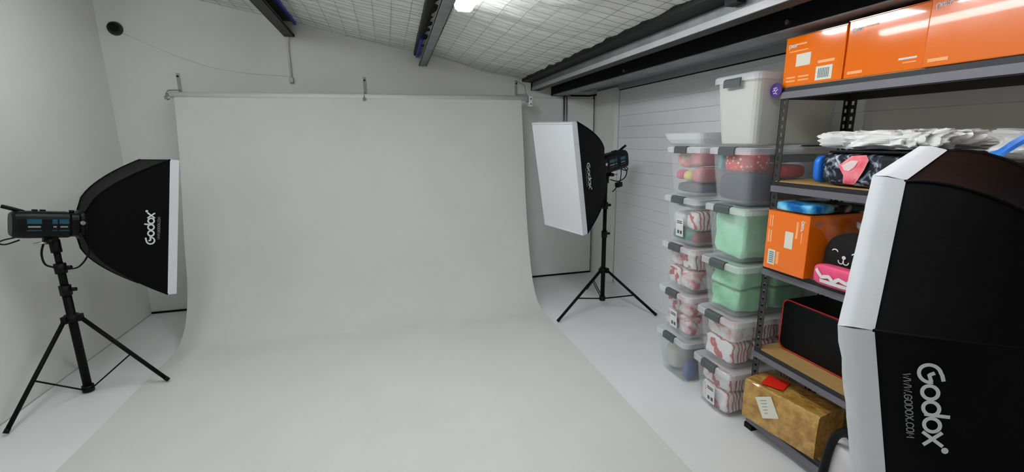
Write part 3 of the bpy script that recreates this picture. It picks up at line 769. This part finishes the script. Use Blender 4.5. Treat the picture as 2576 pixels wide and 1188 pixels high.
# ---- contents
M_MINT = mat('mint_fabric', (200, 250, 222), 0.8, var=0.35, vscale=7, bump=1.0, bscale=14, rgb2=(150, 228, 182))
M_GREEN = mat('green_fabric', (176, 240, 196), 0.8, var=0.4, vscale=9, bump=1.0, bscale=9, rgb2=(100, 200, 136))
M_CANDY = ramp_mat('candy_stripe', 'wave', [(0.0, (196, 44, 50)), (0.20, (212, 74, 78)), (0.30, (244, 238, 236)), (1.0, (246, 244, 242))], 13.0, 0.45, distort=7.0, bump=0.6)
M_PINKW = ramp_mat('pink_white_bag', 'noise', [(0.36, (208, 84, 92)), (0.44, (236, 206, 208)), (0.52, (244, 242, 242))], 9.0, 0.4, distort=1.2, bump=0.6)
M_NAVY = mat('navy_cloth', (26, 42, 72), 0.8, var=0.3, vscale=6, bump=0.6, bscale=10)
M_DOTS = ramp_mat('red_dotted_cloth', 'voronoi', [(0.0, (250, 240, 235)), (0.22, (250, 236, 230)), (0.30, (236, 44, 36)), (1.0, (232, 36, 30))], 46.0, 0.7)
M_TEALC = mat('teal_cloth', (62, 150, 160), 0.8, bump=0.5)
M_REDC = mat('red_cloth', (226, 30, 26), 0.8, bump=0.6, var=0.3, vscale=8)
M_PINK = mat('pink_plush', (232, 140, 150), 0.9, var=0.2, vscale=12, bump=0.5)
M_HOT = mat('hot_pink_plush', (226, 84, 140), 0.9)
M_YEL = mat('yellow_plush', (232, 222, 108), 0.9)
M_GREYP = mat('grey_plush', (98, 96, 112), 0.9, bump=0.4)
M_CREAMP = mat('cream_plush', (236, 222, 200), 0.9)
M_TEALG = mat('teal_green_pack', (46, 158, 128), 0.4, bump=0.3)
M_WHP = mat('white_pack', (238, 238, 236), 0.4, bump=0.4)
seed_ = [0]
def lump(name, label, cat, group, x0, x1, y0, y1, z0, h, m, p=0.45, amp=0.10, freq=7.0, rz=0.0, fold=0.0):
    seed_[0] += 1
    mb = blob((x1-x0)/2, (y1-y0)/2, h/2, p, amp, freq, seed_[0], *((64, 36) if fold else (28, 16)))
    if fold:
        c = Vector((0, 0, h/2)); sd = Vector((seed_[0]*2.3, seed_[0]*5.1, 0))
        for i, q in enumerate(mb.v):
            d = q-c
            f1 = 1-2*abs(noise.noise(Vector((q.x*9, q.y*9, q.z*14))+sd)); f2 = 1-2*abs(noise.noise(q*26+sd))
            mb.v[i] = c + d*(1-fold*(0.65*(1-f1)+0.35*(1-f2)))
            mb.v[i].z = max(0.0, mb.v[i].z)
    o = mb.build(name, m, smooth=True)
    o.location = ((x0+x1)/2, (y0+y1)/2, z0); o.rotation_euler = (0, 0, rz)
    return tag(o, label, cat, group)
IX0, IX1 = TX0+0.040, TX1-0.045      # inside the tubs
IY0, IY1 = NY0+0.042, NY1-0.042
JX0, JY0, JY1 = TX0+0.052, BY0+0.042, BY1-0.042
HC = 0.242
ENDS = ['room-end', 'middle', 'wall-end']; LAY = ['lower', 'middle', 'upper']
# near stack: bottom two, striped bags
for i, (mm, lab, grp) in enumerate(((M_CANDY, 'red and white striped bag inside the bottom tub of the near stack', 'striped bags in the bottom near tub'),
                                    (M_CANDY, 'red and white bag inside the second tub of the near stack', 'striped bags in the second near tub'))):
    z = i*PIT+0.014
    xm = (IX0+IX1)/2
    for j in range(3):
        xa = IX0+(IX1-IX0)*j/3; xb = IX0+(IX1-IX0)*(j+1)/3
        lump('striped_bag', ENDS[j]+' lower '+lab, 'bag', grp, xa+0.002, xb-0.002, IY0+0.004, IY1-0.004, z, 0.118, mm, 0.26, 0.0, 9, 0.0, 0.11)
        lump('striped_bag', ENDS[j]+' upper '+lab, 'bag', grp, xa+0.004, xb-0.004, IY0-0.003, IY1+0.003, z+0.12, 0.105, mm if j != 0 or i == 0 else M_PINKW, 0.26, 0.0, 9, 0.0, 0.11)
for i, mm, lab, grp, nlay in ((2, M_GREEN, 'crumpled green fabric bundle inside the third tub of the near stack', 'green bundles in the third near tub', 2),
                              (3, M_MINT, 'mint green fabric bundle inside the fourth tub of the near stack', 'mint bundles in the fourth near tub', 1)):
    z = i*PIT+0.014; hh_ = HC/nlay
    for k in range(nlay):
        for j in range(2):
            xa = IX0+(IX1-IX0)*j/2; xb = IX0+(IX1-IX0)*(j+1)/2
            e = 0.002+0.006*(nlay-1-k)/nlay
            lump('fabric_bundle', ('room-end ', 'wall-end ')[j]+(LAY[k*2]+' ' if nlay == 2 else '')+lab, 'fabric', grp, xa+0.002, xb-0.002, IY0+e-0.004, IY1-e+0.004, z+k*hh_, hh_-0.003, mm, 0.20, 0.0, 8, 0.0, 0.15 if nlay > 1 else 0.10)
z = 4*PIT+0.014
lump('folded_cloth', 'dark navy folded cloth inside the tub under the tall cream tub, front half', 'fabric', None, IX0, IX0+0.20, IY0, IY1, z, 0.135, M_NAVY, 0.32, 0.05)
lump('folded_cloth', 'dark navy folded cloth inside the tub under the tall cream tub, wall half', 'fabric', None, IX0+0.205, IX1, IY0, IY1, z, 0.10, M_NAVY, 0.32, 0.05)
lump('dotted_cloth', 'red cloth with white dots in the tub under the tall cream tub', 'fabric', None, IX0-0.005, IX0+0.17, IY0+0.03, IY1-0.03, z+0.138, 0.10, M_DOTS, 0.5, 0.06)
lump('teal_cloth', 'teal cloth behind the red dotted one in the same tub', 'fabric', None, IX0, IX0+0.10, IY1-0.027, IY1+0.006, z+0.138, 0.10, M_TEALC, 0.5, 0.08)
lump('red_cloth', 'plain red cloth on navy cloth beside the shelf post', 'fabric', None, IX0+0.205, IX0+0.36, IY0-0.004, IY1-0.02, z+0.103, 0.075, M_REDC, 0.5, 0.1)
lump('dark_teal_cloth', 'dark cloth on top in the dotted cloth tub', 'fabric', None, IX0+0.18, IX1, IY0, IY1, z+0.180, 0.05, mat('dark_teal_cloth', (48, 84, 92), 0.85, var=0.3), 0.45, 0.1)
# far stack
z = 0.014
lump('blue_bottle_pack', 'small blue packet in the nearly empty bottom tub', 'packet', None, JX0+0.02, JX0+0.10, JY0+0.01, JY0+0.06, z, 0.10, mat('blue_packet', (92, 104, 170), 0.5), 0.5, 0.05)
lump('dark_packet', 'dark packet in the nearly empty bottom tub', 'packet', None, JX0+0.11, JX0+0.26, JY0, JY0+0.10, z, 0.13, mat('dark_packet', (60, 60, 66), 0.5), 0.5, 0.08)
lump('beige_cloth', 'pale beige cloth in the nearly empty bottom tub', 'fabric', None, JX0+0.005, JX0+0.30, JY0+0.115, JY1, z, 0.17, mat('pale_beige', (206, 206, 198), 0.8), 0.45, 0.08)
for i, lab, grp in ((1, 'pink and white bag in the second tub of the far stack', 'bags in the second far tub'), (2, 'white and red bag in the third tub of the far stack', 'bags in the third far tub')):
    z = i*PIT+0.014
    for j in range(2):
        for k in range(2):
            ya = JY0+(JY1-JY0)*j/2; yb = JY0+(JY1-JY0)*(j+1)/2
            lump('plastic_bag', ('near-side ', 'far-side ')[j]+LAY[k*2]+' '+lab, 'bag', grp, JX0, JX0+0.30, ya, yb-0.003, z+k*0.118, 0.115, M_PINKW if (i+j+k) % 3 else M_CANDY, 0.26, 0.0, 9, 0.0, 0.11)
z = 3*PIT+0.014
lump('teal_pack', 'teal green pack at the bottom of the labelled tub in the far stack', 'packet', None, JX0, JX0+0.28, JY0+0.05, JY1, z, 0.065, M_TEALG, 0.4, 0.08)
lump('white_pack', 'white pack above the teal pack in the far stack', 'packet', None, JX0, JX0+0.26, JY0+0.11, JY1, z+0.068, 0.10, M_WHP, 0.45, 0.08)
lump('red_pack', 'red and white pack beside the white pack in the far stack', 'packet', None, JX0, JX0+0.26, JY0+0.002, JY0+0.105, z+0.068, 0.12, M_CANDY, 0.45, 0.1)
lump('grey_pack', 'grey pack on top in the labelled tub of the far stack', 'packet', None, JX0+0.002, JX0+0.26, JY0+0.01, JY1-0.01, z+0.190, 0.04, mat('grey_pack', (150, 150, 152), 0.5), 0.45, 0.1)
lump('dark_red_pack', 'small dark red pack low in the labelled tub', 'packet', None, JX0, JX0+0.2, JY0, JY0+0.045, z, 0.06, mat('dark_red', (140, 44, 40), 0.5), 0.5, 0.05)
z = 4*PIT+0.014
lump('grey_toy', 'grey soft toy lying at the bottom of the soft toy tub', 'soft toy', None, JX0, JX0+0.24, JY0, JY1, z, 0.06, M_GREYP, 0.45, 0.10)
lump('yellow_toy', 'round yellow soft toy low in the soft toy tub', 'soft toy', None, JX0-0.004, JX0+0.08, JY0+0.085, JY0+0.15, z+0.062, 0.066, M_YEL, 0.9, 0.04)
lump('pink_toy', 'large pink soft toy at the near side of the soft toy tub', 'soft toy', None, JX0, JX0+0.24, JY0-0.004, JY0+0.08, z+0.062, 0.085, M_PINK, 0.42, 0.08)
lump('hot_pink_toy', 'hot pink soft toy in the middle of the soft toy tub', 'soft toy', None, JX0-0.004, JX0+0.08, JY0+0.155, JY1-0.015, z+0.070, 0.060, M_HOT, 0.8, 0.05)
lump('rose_toy', 'pale pink soft toy on top in the soft toy tub', 'soft toy', None, JX0, JX0+0.24, JY0, JY0+0.115, z+0.150, 0.085, M_PINK, 0.45, 0.08)
lump('cream_toy', 'cream soft toy on top in the soft toy tub', 'soft toy', None, JX0, JX0+0.20, JY0+0.12, JY1+0.002, z+0.135, 0.095, ramp_mat('cream_pink', 'noise', [(0.4, (236, 150, 150)), (0.5, (236, 226, 214)), (0.6, (238, 220, 150))], 12, 0.9), 0.6, 0.1)

# ================================================================== SHELF THINGS
# bottom: taped carton
a = Vector((1.585, 1.593)); b = Vector((1.637, 1.25)); ang = math.atan2(b.y-a.y, b.x-a.x)
t = thing('taped_carton', 'brown carton wrapped in shiny tape on the lowest shelf', 'carton', (a.x, a.y, DECKS[0]), ang)
L = (b-a).length; Dp = 0.175; Hc = 0.197
mb = MB(); loops = []
for f in [i/10 for i in range(11)]:
    loops.append([(L*f + 0.003*noise.noise(Vector((f*7, q*3, 0))), yy + 0.004*noise.noise(Vector((f*6, q, 2))), zz + 0.004*noise.noise(Vector((f*6, q, 5))) if zz > 0.01 else zz)
                  for q, (yy, zz) in enumerate([(0.002, 0), (0, 0.004), (-0.004, Hc*0.5), (0, Hc-0.008), (0.008, Hc), (Dp*0.5, Hc+0.004), (Dp-0.008, Hc), (Dp, Hc-0.008), (Dp, 0.004), (Dp-0.002, 0)])])
mb.loft(loops).build('carton', M_CARTON, t, smooth=False)
ca_, sa_ = 0.08, 0
lab = box('address_label', -0.043, 0.043, -0.0065, -0.0052, -0.048, 0.048, M_STICK, t); lab.location = (0.125, 0, 0.115); lab.rotation_euler = (0, math.radians(-30), 0)
for k in range(5):
    box('printed_line', -0.022, 0.012-0.004*k, -0.0075, -0.0062, 0.03-k*0.014, 0.033-k*0.014, M_PRINTG, lab)
tp_ = box('red_tag', -0.046, 0.046, -0.05, 0.05, 0, 0.0015, M_RED, t); tp_.location = (0.10, 0.075, Hc+0.0085); tp_.rotation_euler = (0, 0, math.radians(18))

# second shelf from below: black bag with red piping
t = thing('black_bag', 'black fabric bag with red piping lying on the lower shelf', 'bag', (1.76, 1.60, DECKS[1]))
def bl_(x, k): return [(x, -0.36+a, 0.125+b) for a, b in rrect(0.36-k, 0.124-k, 0.03)]
MB().loft([bl_(0.0, 0.012), bl_(0.006, 0.002), bl_(0.02, 0), bl_(0.20, 0.0), bl_(0.214, 0.012)]).build('bag_body', mat('bag_nylon', (5, 6, 8), 0.5, spec=0.2, bump=0.3, bscale=8), t)
rim = bl_(0.004, 0.004); tube('red_piping', rim + rim[:1], 0.0032, M_REDPIPE, t, 6)
tube('handle', smooth_path([(0.06, -0.26, 0.245), (0.06, -0.27, 0.285), (0.06, -0.40, 0.285), (0.06, -0.42, 0.245)], 5), 0.008, M_BLACK, t, 6)

# middle shelf
def pillow_pack(name, label, cat, x0, x1, y0, y1, z0, h, m, **kw):
    return lump(name, label, cat, None, x0, x1, y0, y1, z0, h, m, 0.35, 0.05)
t = pillow_pack('wipes_pack', 'light blue soft pack lying on the orange box of the middle shelf', 'packet', 1.628, 1.765, 1.395, 1.588, 1.1175, 0.040, ramp_mat('blue_pack', 'noise', [(0.40, (20, 96, 170)), (0.5, (70, 170, 220)), (0.62, (150, 214, 240))], 11, 0.3))
pillow_pack('grey_pack', 'grey patterned pack behind the light blue pack', 'packet', 1.77, 1.855, 1.395, 1.57, 1.1175, 0.036, ramp_mat('grey_pattern', 'noise', [(0.42, (30, 28, 34)), (0.5, (120, 112, 112)), (0.6, (186, 176, 170))], 20, 0.4))
pillow_pack('teal_pack', 'dark teal pack at the back of the orange box on the middle shelf', 'packet', 1.86, 1.925, 1.395, 1.57, 1.1175, 0.032, mat('dark_teal_pack', (24, 84, 100), 0.4))
t = thing('plush_toy', 'round black plush with a small white smiling face on the middle shelf', 'soft toy', (1.722, 1.232, DECKS[2]))
PHX, PHY, PHZ = 0.055, 0.152, 0.106
blob(PHX, PHY, PHZ, 0.82, 0.03, 5, 3, 32, 20).build('plush_body', mat('black_plush', (9, 9, 10), 0.9, bump=0.3, bscale=60), t, smooth=True)
def PF(a, b):
    # a: to the viewer's right (-y), b: up, on the front of the plush
    yy = 0.035-a; zz = PHZ+0.012+b
    f = 1-(abs(yy)/PHY)**2.4-(abs(zz-PHZ)/PHZ)**2.4
    return Vector((-PHX*max(f, 0.02)**(1/2.4)-0.004, yy, zz))
ribbons('stitched_face', [arc(0, 0, 0.006, 0.005, 0, 360, 10), [(0, -0.005), (0, -0.018)], arc(-0.010, -0.016, 0.011, 0.010, 180, 360, 10), arc(0.010, -0.016, 0.011, 0.010, 180, 360, 10),
                          arc(-0.042, 0.016, 0.013, 0.008, 20, 160, 8), arc(0.042, 0.016, 0.013, 0.008, 20, 160, 8)], 1.0, 0.0045, PF, M_PRINTW, t, 2)
MB().add(*(lambda n: ([(PF(0.0065*math.cos(2*math.pi*k/n), 0.006*math.sin(2*math.pi*k/n))) for k in range(n)], [tuple(range(n))]))(10)).build('nose', M_PRINTW, t)
t = thing('pink_pouch', 'bright pink pouch with a white zigzag print, in front of the black plush', 'pouch', (1.638, 1.252, DECKS[2]))
blob(0.026, 0.10, 0.043, 0.45, 0.04, 6, 11).build('pouch_body', mat('bright_pink', (240, 84, 130), 0.45), t, smooth=True)
def PK(a, b):
    f = max(0.05, 1-(abs(a)/0.10)**3.2-(abs(b-0.043)/0.043)**3.2)
    return Vector((-0.028*f**(1/3.2)-0.003, -a, b))
ribbons('white_zigzag', [[(-0.075, 0.058), (-0.05, 0.038), (-0.02, 0.046), (0, 0.03), (0.02, 0.046), (0.05, 0.038), (0.075, 0.058)], [(-0.05, 0.022), (0.06, 0.022)]], 1.0, 0.014, PK, M_PRINTW, t, 4)
t = thing('white_tumbler', 'white flared plastic tumbler behind the black plush', 'cup', (1.865, 1.40-0.0, DECKS[2]))
t.location = (1.845, 1.315, DECKS[2])
MB().loft([[(r_*math.cos(a), r_*math.sin(a), z_) for a in [2*math.pi*k/24 for k in range(24)]] for r_, z_ in ((0.026, 0), (0.030, 0.1), (0.034, 0.20), (0.046, 0.215), (0.048, 0.235), (0.044, 0.236), (0.032, 0.205), (0.026, 0.02))]).build('cup', M_WHITE, t, smooth=False)

# fourth shelf
M_PATT = ramp_mat('black_white_fur', 'noise', [(0.40, (14, 17, 24)), (0.50, (30, 36, 48)), (0.60, (120, 130, 145)), (0.68, (200, 205, 212))], 26, 0.6, distort=1.5)
t = thing('patterned_bag', 'black and grey patterned pack with a pink print on the fourth shelf', 'bag', (1.80, 1.225, DECKS[3]))
blob(0.135, 0.215, 0.066, 0.32, 0.05, 6, 21).build('pack_body', M_PATT, t, smooth=True)
def PP(a, b):
    f = max(0.05, 1-(abs(a)/0.215)**5-(abs(b-0.066)/0.066)**5)
    return Vector((-0.135*f**(1/5)-0.004, -a, b))
def patch(nm, pts, m, off):
    c = Vector((sum(p[0] for p in pts)/len(pts), sum(p[1] for p in pts)/len(pts)))
    n = len(pts); R = 4; V = [PP(c.x, c.y)-Vector((off, 0, 0))]; F_ = []
    for r in range(1, R+1):
        for p in pts:
            q = c.lerp(Vector(p), r/R); V.append(PP(q.x, q.y)-Vector((off, 0, 0)))
    for k in range(n):
        F_.append((0, 1+k, 1+(k+1) % n))
        for r in range(R-1): F_.append((1+r*n+k, 1+(r+1)*n+k, 1+(r+1)*n+(k+1) % n, 1+r*n+(k+1) % n))
    MB().add(V, F_).build(nm, m, t)
patch('pink_print', [(-0.11, 0.08), (-0.07, 0.118), (-0.02, 0.122), (0.0, 0.105), (-0.01, 0.07), (-0.03, 0.03), (-0.05, 0.012), (-0.09, 0.014), (-0.085, 0.045)], mat('coral_pink', (244, 92, 112), 0.5, var=0.3, vscale=30, rgb2=(250, 150, 158)), 0.004)
patch('white_print', [(-0.095, 0.082), (-0.06, 0.102), (-0.035, 0.100), (-0.045, 0.078), (-0.065, 0.062), (-0.085, 0.066)], mat('pale_pink', (240, 214, 212), 0.5), 0.006)
box('black_flap', -0.13, 0.125, -0.205, 0.165, 0.128, 0.137, M_BLACK, t, 0.003)
lump('blue_packet', 'small bright blue packet beside the patterned pack on the fourth shelf', 'packet', None, 1.70, 1.82, 1.447, 1.485, DECKS[3], 0.115, mat('bright_blue', (30, 116, 224), 0.35), 0.5, 0.08)
def crumple(name, label, x0, x1, y0, y1, z0, h, m, seed, cat='plastic'):
    hx, hy, hz = (x1-x0)/2, (y1-y0)/2, h/2; nu, nv = 120, 40; lps = []
    def sg(v, e): return math.copysign(abs(v)**e, v)
    for j in range(nv+1):
        ph = -math.pi/2+math.pi*j/nv; lp = []
        for i in range(nu):
            th = 2*math.pi*i/nu
            q = Vector((hx*sg(math.cos(ph), 0.5)*sg(math.cos(th), 0.5), hy*sg(math.cos(ph), 0.5)*sg(math.sin(th), 0.5), hz*sg(math.sin(ph), 0.7)))
            s = Vector((seed, seed*2.1, seed*0.7))
            d = abs(noise.noise(q*11+s))*0.45 + abs(noise.noise(q*30+s))*0.45
            k = 1.1-d
            zz = q.z*(1.15-1.3*d) if q.z > 0 else q.z*(1-0.4*d)
            lp.append((q.x*k, q.y*k, max(zz+hz, 0.0)))
        lps.append(lp)
    o = MB().loft(lps).build(name, m); o.location = ((x0+x1)/2, (y0+y1)/2, z0)
    return tag(o, label, cat)
M_WRAP = clear_mat('white_plastic_wrap', (252, 252, 250), 0.95, 0.25)
M_CLWRAP = clear_mat('clear_plastic_wrap', (250, 250, 248), 0.7, 0.15)
crumple('plastic_wrap', 'crumpled white plastic wrap on top of the patterned pack', 1.67, 1.98, 0.98, 1.50, DECKS[3]+0.138, 0.072, M_WRAP, 2)
lump('black_bag_bundle', 'black bag on the fourth shelf behind the octagonal softbox', 'bag', None, 1.68, 1.98, 0.56, 0.955, DECKS[3], 0.112, mat('black_bag', (12, 12, 14), 0.5), 0.4, 0.06)
crumple('plastic_wrap', 'crumpled clear plastic at the right end of the fourth shelf', 1.66, 1.98, 0.58, 0.935, DECKS[3]+0.114, 0.10, M_CLWRAP, 9)
t = thing('blue_strip', 'bright blue plastic band slung over the clear plastic on the fourth shelf', 'plastic band', (0, 0, 0))
bp_ = smooth_path([(1.650, 0.915, 1.345), (1.640, 0.88, 1.350), (1.636, 0.845, 1.385), (1.636, 0.80, 1.425), (1.64, 0.74, 1.46), (1.66, 0.68, 1.475)], 5)
lp = []
for i, p in enumerate(bp_):
    wv = 0.030+0.008*math.sin(i*0.3)
    lp.append([p+Vector((0, wv*0.55, -wv)), p+Vector((-0.003, 0, 0)), p+Vector((0, -wv*0.4, wv)), p+Vector((0.004, 0, 0))])
MB().loft(lp).build('band', mat('blue_plastic', (18, 104, 214), 0.3, var=0.3, vscale=20, rgb2=(60, 150, 240)), t)

# tote on the floor
t = thing('tote_bag', 'white bag with black straps on the floor in front of the carton', 'bag', (1.50, 0.985, 0), math.radians(-8)); t.scale = (1, 1, 1.25)
lp = []
for f in [0, 0.02, 0.3, 0.6, 0.9, 1.0]:
    k = 1-0.25*f
    lp.append([(a*k+0.006*noise.noise(Vector((a*20, b*20, f*3))), b*(1-0.1*f), 0.29*f) for a, b in rrect(0.055, 0.10, 0.03)])
MB().loft(lp).build('bag_body', mat('white_cotton', (216, 214, 214), 0.85, var=0.1, vscale=12), t, smooth=True)
for xx in (-0.052, 0.045):
    tube('strap', smooth_path([(xx, 0.085, 0.02), (xx-0.006, 0.078, 0.17), (xx, 0.062, 0.30), (xx+0.01, 0.025, 0.345), (xx, -0.03, 0.335), (xx, -0.06, 0.28)], 6), 0.014, M_BLACK, t, 8)
box('dark_panel', -0.06, -0.05, 0.055, 0.098, 0.002, 0.10, M_BLACK, t, 0.004)

# screws lying on the white floor
for (xx, yy, nm) in ((1.30, 1.21, 'tiny dark screw lying on the white floor beyond the other'), (1.235, 1.11, 'tiny dark screw lying on the white floor nearest the camera')):
    t = thing('loose_screw', nm, 'screw', (xx, yy, 0), 0.7)
    tube('shank', [(0, 0, 0.003), (0.016, 0, 0.002)], 0.002, M_BLKSTEEL, t, 6)
    tube('head', [(-0.003, 0, 0.0042), (0.001, 0, 0.0042)], 0.004, M_BLKSTEEL, t, 8)
